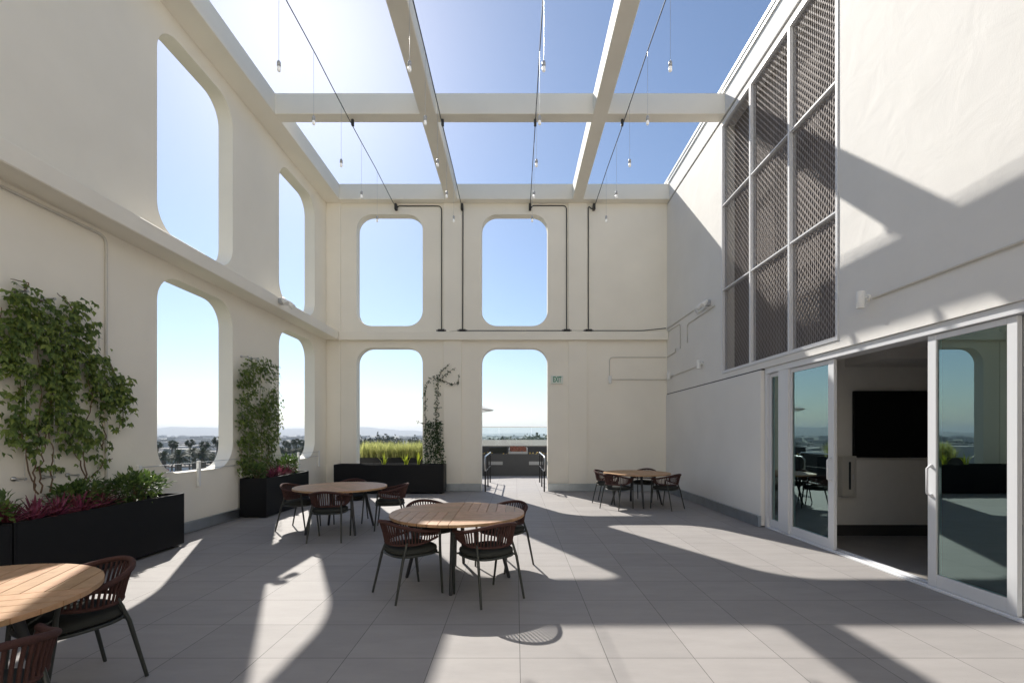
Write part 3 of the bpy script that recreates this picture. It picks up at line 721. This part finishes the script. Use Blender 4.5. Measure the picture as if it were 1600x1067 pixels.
for k in range(10):
    y = 4.52 + k * .125; rosette('spiky purple plant along the long planter front, %s' % ordn[k], (-4.97 - .1 * (k % 2) - random.uniform(0, .05), y, .72), random.uniform(.26, .33))
for k, q in enumerate(('nearest the vine', 'second from the vine', 'in the middle', 'second from the green shrub', 'beside the green shrub')):
    rosette('spiky crimson plant in the short planter, ' + q, (-4.98 - .09 * (k % 2), 9.42 + k * .16, .73), random.uniform(.25, .30))
# thin climber on the far wall
t = thing('climbing_vine', 'thin dark climber between the far window and the doorway', 'climbing vine', (0, 0, 0)); mb = MB(); ms = MB()
def bpt(u, v, off=.1): return W(u, v, YB - off)
strands = [([(690, 722), (684, 690), (682, 650), (684, 610), (684, 588)], 1.5, .045), ([(668, 715), (664, 690), (665, 650), (664, 610), (668, 596), (680, 588)], .55, .02),
           ([(684, 592), (690, 580), (703, 568)], .5, .01), ([(686, 592), (704, 600), (715, 600), (718, 584)], .45, .01), ([(690, 590), (700, 582), (712, 575)], .4, .01), ([(672, 664), (658, 660), (650, 658)], .35, .01)]
for pts, dn, sp in strands:
    pp = [bpt(*p) for p in pts]; q = []
    for i in range(len(pp) - 1):
        seg = (pp[i + 1] - pp[i]).length
        for k in range(int(seg * 90 * dn) + 1):
            a = pp[i].lerp(pp[i + 1], random.random()) + Vector((random.gauss(0, sp), random.uniform(-.08, .04), random.gauss(0, sp)))
            leaf(mb, a, (rnd_unit() + Vector((0, -.4, -.3))).normalized(), (Vector((0, -1, .5)) + rnd_unit() * .5).normalized(), random.uniform(.04, .075), .032)
        for k in range(5): q.append(pp[i].lerp(pp[i + 1], k / 5) + Vector((random.uniform(-.015, .015), random.uniform(-.01, .01), random.uniform(-.01, .01))))
    q.append(pp[-1]); ms.tube(q, [.009 - .0055 * i / len(q) for i in range(len(q))], 5)
for k in range(520):
    f = random.random(); u = 677 + random.uniform(-16, 18) * (1 - .35 * f); v = 724 - 64 * f
    leaf(mb, bpt(u, v, .1 + random.uniform(-.05, .3) * (1 - f * .6)), (rnd_unit() + Vector((0, -.3, .1))).normalized(), (Vector((0, -1, .6)) + rnd_unit() * .5).normalized(), random.uniform(.06, .10), .04)
mb.build('foliage', M['leafthin'], t); ms.build('stem', M['stem'], t)
def blade_tuft(mb, c, n, L, spread, wd, plume=0.):
    for k in range(n):
        a = random.uniform(0, 2 * math.pi); d = Vector((math.cos(a), math.sin(a), 0)); l = L * random.uniform(.65, 1.1); s_ = spread * random.random()
        sd = Vector((-d.y, d.x, 0)); p0 = Vector(c) + d * random.uniform(0, .05); pts = []
        for f, ww in ((0, 1), (.4, .9), (.75, .6), (1, .08)):
            p = p0 + d * s_ * l * f * f + Vector((0, 0, l * f * (1 - .25 * s_ * f))); pts += [p - sd * wd / 2 * ww, p + sd * wd / 2 * ww]
        mb.add(pts, [(2 * j, 2 * j + 1, 2 * j + 3, 2 * j + 2) for j in range(3)])
for x, q in ((-3.62, 'left'), (-3.02, 'middle'), (-2.68, 'right')):
    mb = MB(); blade_tuft(mb, (0, 0, 0), 11, .36, .75, .035); o = mb.build('strappy_plant', M['yucca']); o.location = (x, 12.72, .745)
    tag(o, 'yellow green strappy plant in the wide planter, %s one of three' % q, 'plant', 'strappy plants in the wide planter')
mb = MB()
for k in range(560): blade_tuft(mb, (random.uniform(-5.0, -1.35), random.uniform(14.4, 15.2), .82), 16, random.uniform(.40, .62), .6, .017)
tag(mb.build('grass', M['grass']), 'tall yellow green grass lit from behind outside the far window', 'grass', kind='stuff')

# wire guard rails across the left openings
gr = thing('guard_rail', 'white posts with two thin cables across the left wall openings', 'railing', (0, 0, 0))
for y in (6.57, 7.80, 9.02, 11.38, 12.55):
    MB().box((XL + .004, y - .028, .74), (XL + .05, y + .028, 1.17), .004).build('post', M['whitep'], gr)
for z in (1.145, 1.03):
    MB().tube([(XL + .035, 6.55, z), (XL + .035, 12.6, z)], .005, 6).build('cable', M['steel'], gr)
bx = thing('outlet_box', 'small grey outlet box on the left wall just above the long planter', 'electrical box', (XL, 6.62, .86))
MB().box((.003, -.08, -.07), (.09, .03, .09), .006).build('case', M['plate'], bx); MB().box((.09, -.07, -.06), (.098, .02, .08), .003).build('cover', M['steel'], bx)

# ------------------------------------------------------------------ outer terrace seen through the doorway
for sx, q in ((-.86, 'left'), (.80, 'right')):
    t = thing('handrail', 'black metal handrail on the %s side of the doorway ramp' % q, 'handrail', (sx, 0, 0), 0, 'handrails flanking the doorway')
    for y in (13.0, 14.25, 15.5): MB().box((-.02, y - .02, 0), (.02, y + .02, .975), .004).build('post', M['black'], t)
    mb = MB(); mb.tube([(0, 12.95, .60), (0, 12.76, .66), (0, 12.76, .92), (0, 12.9, .99), (0, 15.6, 1.0), (0, 15.72, .92)], .021, 10); mb.build('grip', M['steel'], t)
    MB().tube([(0, 13.0, .55), (0, 15.5, .55)], .014, 8).build('mid_rail', M['black'], t)
pl = planter('wide black planter outside facing the doorway', (-3.2, 17.9, .0), (3.2, 18.7, .85), 'black box planters', 'dgrey', False)
for x in (-.78, .78): MB().box((x - .27, 17.885, .43), (x + .27, 17.903, .56)).build('step_light', M['plate'], pl)
mb = MB()
for k in range(150):
    x = random.uniform(-2.6, 2.6)
    if -.3 < x < .5: continue
    leaf(mb, Vector((x, random.uniform(17.95, 18.6), random.uniform(.80, .90))), rnd_unit(), Vector((0, -.6, 1)), .06, .05)
tag(mb.build('flowers', M['flower']), 'low yellow flowers along the top of the outside planter', 'flowers', kind='stuff')
t = thing('fire_table', 'low tray of rusty red gravel with a white rim on the outside planter', 'fire pit', (.06, 18.25, .84))
mb = MB(); mb.box((-.34, -.3, 0), (.40, -.26, .10)); mb.box((-.34, .46, 0), (.40, .5, .26)); mb.box((.36, -.26, 0), (.40, .46, .22)); mb.box((-.34, -.26, 0), (-.30, .46, .2)); mb.build('rim', M['plate'], t)
mb = MB()
for k in range(260):
    p = Vector((random.uniform(-.29, .35), random.uniform(-.25, .45), 0)); p.z = .08 + .17 * (p.y + .25) / .7 + random.uniform(0, .04); mb.lathe([(0, -.03), (.035, 0), (0, .03)], p, 5)
mb.build('gravel', M['ember'], t)
b = planter('long dark bench planter behind the outside planter', (-3.9, 20.2, 0), (6, 20.8, 1.05), 'black box planters', 'dgrey', False)
t = thing('lounge_chair', 'dark grey outdoor lounge chair back beyond the outside planter', 'chair', (-.78, 19.4, 0))
MB().box((-.36, -.30, .30), (.36, .30, .44), .03).build('seat', M['cushion'], t)
mb = MB(); mb.add([(-.34, -.34, .40), (.34, -.34, .40), (.42, -.42, 1.10), (-.30, -.42, 1.04), (-.34, -.26, .40), (.34, -.26, .40), (.42, -.35, 1.10), (-.30, -.35, 1.04)], [(0, 1, 2, 3), (7, 6, 5, 4), (0, 4, 5, 1), (3, 2, 6, 7), (1, 5, 6, 2), (0, 3, 7, 4)]); mb.build('backrest', M['cushion'], t)
for x in (-.3, .3):
    for y in (-.25, .25): MB().tube([(x, y, 0), (x, y, .3)], .02, 8).build('leg', M['frame'], t)
t = thing('glass_balustrade', 'clear glass wind screen with a thin steel cap at the terrace edge', 'balustrade', (0, 22, 0))
for k in range(7):
    x = -3.9 + k * 1.55; MB().box((x + .008, 0, .05), (x + 1.542, .015, 1.94)).build('pane', M['clear'], t)
MB().box((-3.9, -.02, 1.94), (6.95, .035, 1.97)).build('cap', M['steel'], t)
u = thing('parasol', 'white canvas parasol tip showing at the left of the doorway', 'parasol', (-2.56, 20.95, 0))
mb = MB(); mb.add([(0, 0, 3.25)] + [(1.56 * math.cos(2 * math.pi * k / 8), 1.56 * math.sin(2 * math.pi * k / 8), 2.72) for k in range(8)] + [(1.5 * math.cos(2 * math.pi * k / 8), 1.5 * math.sin(2 * math.pi * k / 8), 2.66) for k in range(8)],
    [(0, 1 + k, 1 + (k + 1) % 8) for k in range(8)] + [(1 + k, 9 + k, 9 + (k + 1) % 8, 1 + (k + 1) % 8) for k in range(8)]); mb.build('canopy', M['canvas'], u)
MB().tube([(0, 0, 0), (0, 0, 3.3)], .03, 10).build('pole', M['alu'], u); MB().lathe([(0, 0), (.35, 0), (.35, .05), (0, .08)], n=24).build('base', M['dgrey'], u)

# ------------------------------------------------------------------ the city beyond
nb = thing('neighbour_building', 'pale flat roofed building just past the terrace edge', 'building', (0, 40, GZ))
MB().box((-6.5, 0, 0), (30, 42, 20.2)).build('wall', M['bwhite'], nb); MB().box((-6.6, -.1, 20.2), (30.1, 42.1, 20.6)).build('roof', M['roof'], nb)
def canopy_blob(mb, c, rx, rz, n, size):
    for k in range(n):
        v = rnd_unit(); r = random.random() ** .35; bmp = 1 + .3 * math.sin(5 * v.x + c[0]) * math.cos(4 * v.z + c[1])
        p = Vector(c) + Vector((v.x * rx * r * bmp, v.y * rx * r * bmp, v.z * rz * r * bmp))
        leaf(mb, p, rnd_unit(), rnd_unit(), size * random.uniform(.6, 1.3), size * .7)
mb = MB()
for k in range(230):
    d = random.uniform(230, 520); x = random.uniform(-.42, .14) * d; h = random.uniform(17.5, 21.5) * (.75 + .25 * math.sin(x * .05 + 1)); 
    canopy_blob(mb, (x, d, GZ + h * .68), random.uniform(5, 9), h * .34, 60, 2.6)
for k in range(90):
    d = random.uniform(330, 900); x = random.uniform(-1.0, -.42) * d; h = random.uniform(5, 11)
    canopy_blob(mb, (x, d, GZ + h * .6), random.uniform(3, 6), h * .4, 50, 2.0)
tag(mb.build('far_trees', M['tree']), 'hazy mass of trees spread over the town', 'trees', kind='stuff')
mb = MB()
for k in range(900):
    d = 320 + 3800 * random.random() ** 1.6; x = random.uniform(-1.05, .35) * d; h = random.choice((4, 5, 6, 8, 8, 10, 13)) * random.uniform(.8, 1.1); s_ = random.uniform(8, 24); s2 = random.uniform(8, 20)
    if d > 900: h *= 1.0; s_ *= 1.6
    mb.box((x, d, GZ), (x + s_, d + s2, GZ + h))
tag(mb.build('town', M['bwall']), 'low pale town buildings fading into haze', 'town', kind='stuff')
tw = thing('office_tower', 'lone grey tower block on the horizon in the far window', 'tower', ((702 - CU) * 1500 / F, 1500, GZ))
MB().box((-15, 0, 0), (13, 25, 48)).build('wall', M['bwall'], tw); MB().box((-9, 4, 48), (7, 18, 52)).build('roof_plant', M['bwall'], tw)
for k in range(8): MB().box((-14, -.6, 6 + k * 5.2), (12, .1, 8.6 + k * 5.2)).build('window', M['bglass'], tw)
# street-level buildings seen low in the left opening
def low_building(label, u, v, d, w_, h, m, aw):
    p = W(u, v, d); t = thing('shop_building', label, 'building', (p.x, d, GZ), R(30), 'low buildings below the left opening')
    MB().box((-w_ / 2, 0, 0), (w_ / 2, 12, h)).build('wall', M[m], t); MB().box((-w_ / 2 - .2, -.3, h), (w_ / 2 + .2, 12.2, h + .5)).build('roof', M['roof'], t)
    MB().box((-w_ / 2 + .4, -1.4, h * .62), (w_ / 2 - .4, -.01, h * .75)).build('awning', M[aw], t)
    for k in range(3): MB().box((-w_ / 2 + .8 + k * w_ * .31, -.06, .3), (-w_ / 2 + .6 + (k + 1) * w_ * .3, .05, h * .55)).build('window', M['bglass'], t)
low_building('low white shop with a blue canopy among the palms', 286, 735, 225, 11, 5.5, 'bwhite', 'bblue')
low_building('low shop with a red canopy among the palms', 296, 740, 205, 9, 4.2, 'bwhite', 'bred')
low_building('low pale shop half hidden by palm trunks', 258, 737, 235, 12, 5, 'bwall', 'bred')
low_building('low white shop at the right of the left opening', 325, 733, 245, 12, 5, 'bwhite', 'bblue')
mb = MB(); p = W(290, 745, 240)
mb.add([(-320, 210, GZ + .02), (20, 250, GZ + .02), (20, 262, GZ + .02), (-320, 222, GZ + .02)], [(0, 1, 2, 3)]); tag(mb.build('road', M['road']), kind='structure')
# palms
def frond(mb, c, d, L, wd, droop, seg=6):
    d = d.normalized(); sd = d.cross(Vector((0, 0, 1)))
    if sd.length < .01: sd = Vector((1, 0, 0))
    sd.normalize(); pts = []
    for j in range(seg + 1):
        f = j / seg; p = Vector(c) + d * L * f - Vector((0, 0, 1)) * droop * L * f * f; ww = wd * math.sin(math.pi * min(1, .12 + .88 * f)) ** .6 * (1 - .3 * f)
        up = Vector((0, 0, ww * .35)); pts.append((p, sd * ww / 2, up))
    for j in range(seg):
        p, s_, up = pts[j]; q, s2, up2 = pts[j + 1]; m_ = p.lerp(q, .55)
        for sg in (1, -1): mb.add([p, p + s_ * sg - up + (q - p) * .5, m_, ], [(0, 1, 2)]); mb.add([m_, m_ + s_ * sg * .95 - up + (q - p) * .5, q], [(0, 1, 2)])
def make_palm(kind):
    cr = MB(); tr = MB()
    if kind == 'fan':
        h = 18.
        for k in range(30):
            a = random.uniform(0, 6.28); el = R(random.uniform(-50, 75)); d = Vector((math.cos(a) * math.cos(el), math.sin(a) * math.cos(el), math.sin(el))); s0 = Vector((0, 0, h)) + d * .4
            sd = d.cross(Vector((0, 0, 1))).normalized(); sd = (Matrix.Rotation(random.uniform(-1.5, 1.5), 3, d) @ sd).normalized()
            for j in range(7):
                aa = (j - 3) * .3; dd = d * math.cos(aa) + sd * math.sin(aa); e = s0 + dd * random.uniform(.6, 1.05) - Vector((0, 0, .18)); cr.add([s0, e + sd * .10, e + dd * .25 - Vector((0, 0, .15)), e - sd * .10], [(0, 1, 2, 3)])
        for k in range(30):
            a = random.uniform(0, 6.28); p = Vector((.25 * math.cos(a), .25 * math.sin(a), h - .3)); frond(cr, p, Vector((math.cos(a) * .35, math.sin(a) * .35, -1)), random.uniform(.9, 1.8), .4, 0, 3)
        tr.tube([(0, 0, 0), (.1, 0, h * .3), (.15, .1, h * .7), (0, 0, h)], [.38, .26, .22, .2], 10)
    else:
        h = 13.
        for k in range(64):
            a = random.uniform(0, 6.28); el = R(random.uniform(-30, 78)); d = Vector((math.cos(a) * math.cos(el), math.sin(a) * math.cos(el), math.sin(el)))
            frond(cr, (0, 0, h + random.uniform(-.4, .3)), d, random.uniform(2.1, 2.8), .75, random.uniform(.28, .5), 7)
        cr.lathe([(0, h - 1.3), (.55, h - 1.0), (.7, h - .3), (.3, h + .3), (0, h + .4)], n=10)
        tr.tube([(0, 0, 0), (0, 0, h * .5), (0, 0, h - .5)], [.5, .42, .45], 10)
    return cr.mesh('crown'), tr.mesh('trunk'), h
PK = {'fan': make_palm('fan'), 'date': make_palm('date')}
for k in PK: PK[k][0].materials.append(M['palm']); PK[k][1].materials.append(M['trunk'])
def palm(u, v, d, kind, lab, sc_=1.):
    cr, tr, h = PK[kind]; p = W(u, v, d); t = thing('palm_tree', lab, 'palm tree', (p.x, d, GZ), random.uniform(0, 6.28), 'palm trees below the openings')
    k = (p.z - GZ) / h; s_ = sc_ * k if kind == 'date' else sc_
    t.scale = (s_, s_, k)
    for nm, me in (('crown', cr), ('trunk', tr)):
        o = bpy.data.objects.new(nm, me); COL.objects.link(o); o.parent = t
        if nm == 'crown' and kind == 'fan': pass
    return t
for u, v, d, s_, lab in ((269, 693, 160, 1.15, 'tall fan palm on the left in the near left opening'), (274, 694, 166, 1.0, 'tall fan palm close beside another in the near left opening'),
                 (297, 691, 165, 1.15, 'tall lone fan palm in the middle of the near left opening'), (319.5, 694, 150, 1.15, 'tall fan palm right of the middle in the near left opening'), (340, 687, 155, 1.15, 'tall fan palm against the right jamb of the near left opening'),
                 (246, 694, 158, 1.1, 'tall fan palm against the left jamb of the near left opening'),
                 (446, 692, 190, .95, 'fan palm left in the narrow left opening'), (450, 694, 205, .9, 'second fan palm in the narrow left opening'), (459, 690, 200, .95, 'fan palm in the middle of the narrow left opening'), (463.5, 689, 195, .95, 'tallest fan palm of the narrow left opening'), (472, 691, 185, 1.0, 'fan palm right in the narrow left opening'),
                 (571, 689, 300, 1, 'fan palm at the left of the far window'), (596, 688, 320, 1, 'fan palm left of the tower in the far window'), (640, 688, 310, 1, 'fan palm right of the tower in the far window'), (652, 690, 300, 1, 'fan palm at the right of the far window')):
    palm(u, v, d, 'fan', lab, s_)
for u, v, d, s_, lab in ((256, 712, 135, 1.1, 'bushy date palm at the left of the near left opening'), (280, 712, 128, 1.15, 'broad date palm low in the near left opening'), (303, 706, 150, 1.15, 'tall date palm in the middle of the near left opening'),
                 (316, 708, 135, 1.1, 'bushy date palm right of the middle in the near left opening'), (331, 713, 145, 1.1, 'date palm at the right of the near left opening'), (441, 705, 175, 1.0, 'date palm left in the narrow left opening'), (452, 704, 180, 1.0, 'date palm in the middle of the narrow left opening'),
                 (464, 703, 178, 1.0, 'date palm right of the middle in the narrow left opening'), (474, 704, 170, 1.0, 'date palm right in the narrow left opening')):
    palm(u, v, d, 'date', lab, s_)
# hills
mb = MB(); n = 160; ringp = []
for k in range(n + 1):
    a = R(-75 + 130 * k / n); x, y = math.sin(a), math.cos(a); d0 = 8500
    hh = 90 + 38 * math.sin(k * .11 + 1.2) + 22 * math.sin(k * .29) + 9 * math.sin(k * .83) + 5 * math.sin(k * 1.9)
    hh *= (1.25 if -60 < math.degrees(a) < -5 else .55) if True else 1
    ringp.append((x, y, d0, max(hh, 12)))
vs_ = []
for x, y, d0, hh in ringp: vs_ += [(x * d0, y * d0, GZ - 2), (x * (d0 + 900), y * (d0 + 900), GZ + hh * .6), (x * (d0 + 2200), y * (d0 + 2200), GZ + hh), (x * (d0 + 4500), y * (d0 + 4500), GZ - 2)]
mb.add(vs_, [(4 * k + j, 4 * k + j + 1, 4 * k + j + 5, 4 * k + j + 4) for k in range(n) for j in range(3)], True); tag(mb.build('hills', M['hill']), kind='structure')
# haze: one closed box of even, thin air round everything
hz = MB().box((-17000, -17000, GZ - 3), (17000, 17000, 200)).build('haze', None)
hm = bpy.data.materials.new('haze_air'); hm.use_nodes = True; n_ = hm.node_tree; n_.nodes.remove(n_.nodes['Principled BSDF'])
pv = n_.nodes.new('ShaderNodeVolumePrincipled'); pv.inputs['Color'].default_value = (.80, .87, .97, 1); pv.inputs['Density'].default_value = 1.3e-4; pv.inputs['Anisotropy'].default_value = .2
n_.links.new(pv.outputs[0], n_.nodes['Material Output'].inputs['Volume'])
hz.data.materials.clear(); hz.data.materials.append(hm); tag(hz, 'thin pale haze filling the air over the town', 'haze', kind='stuff')
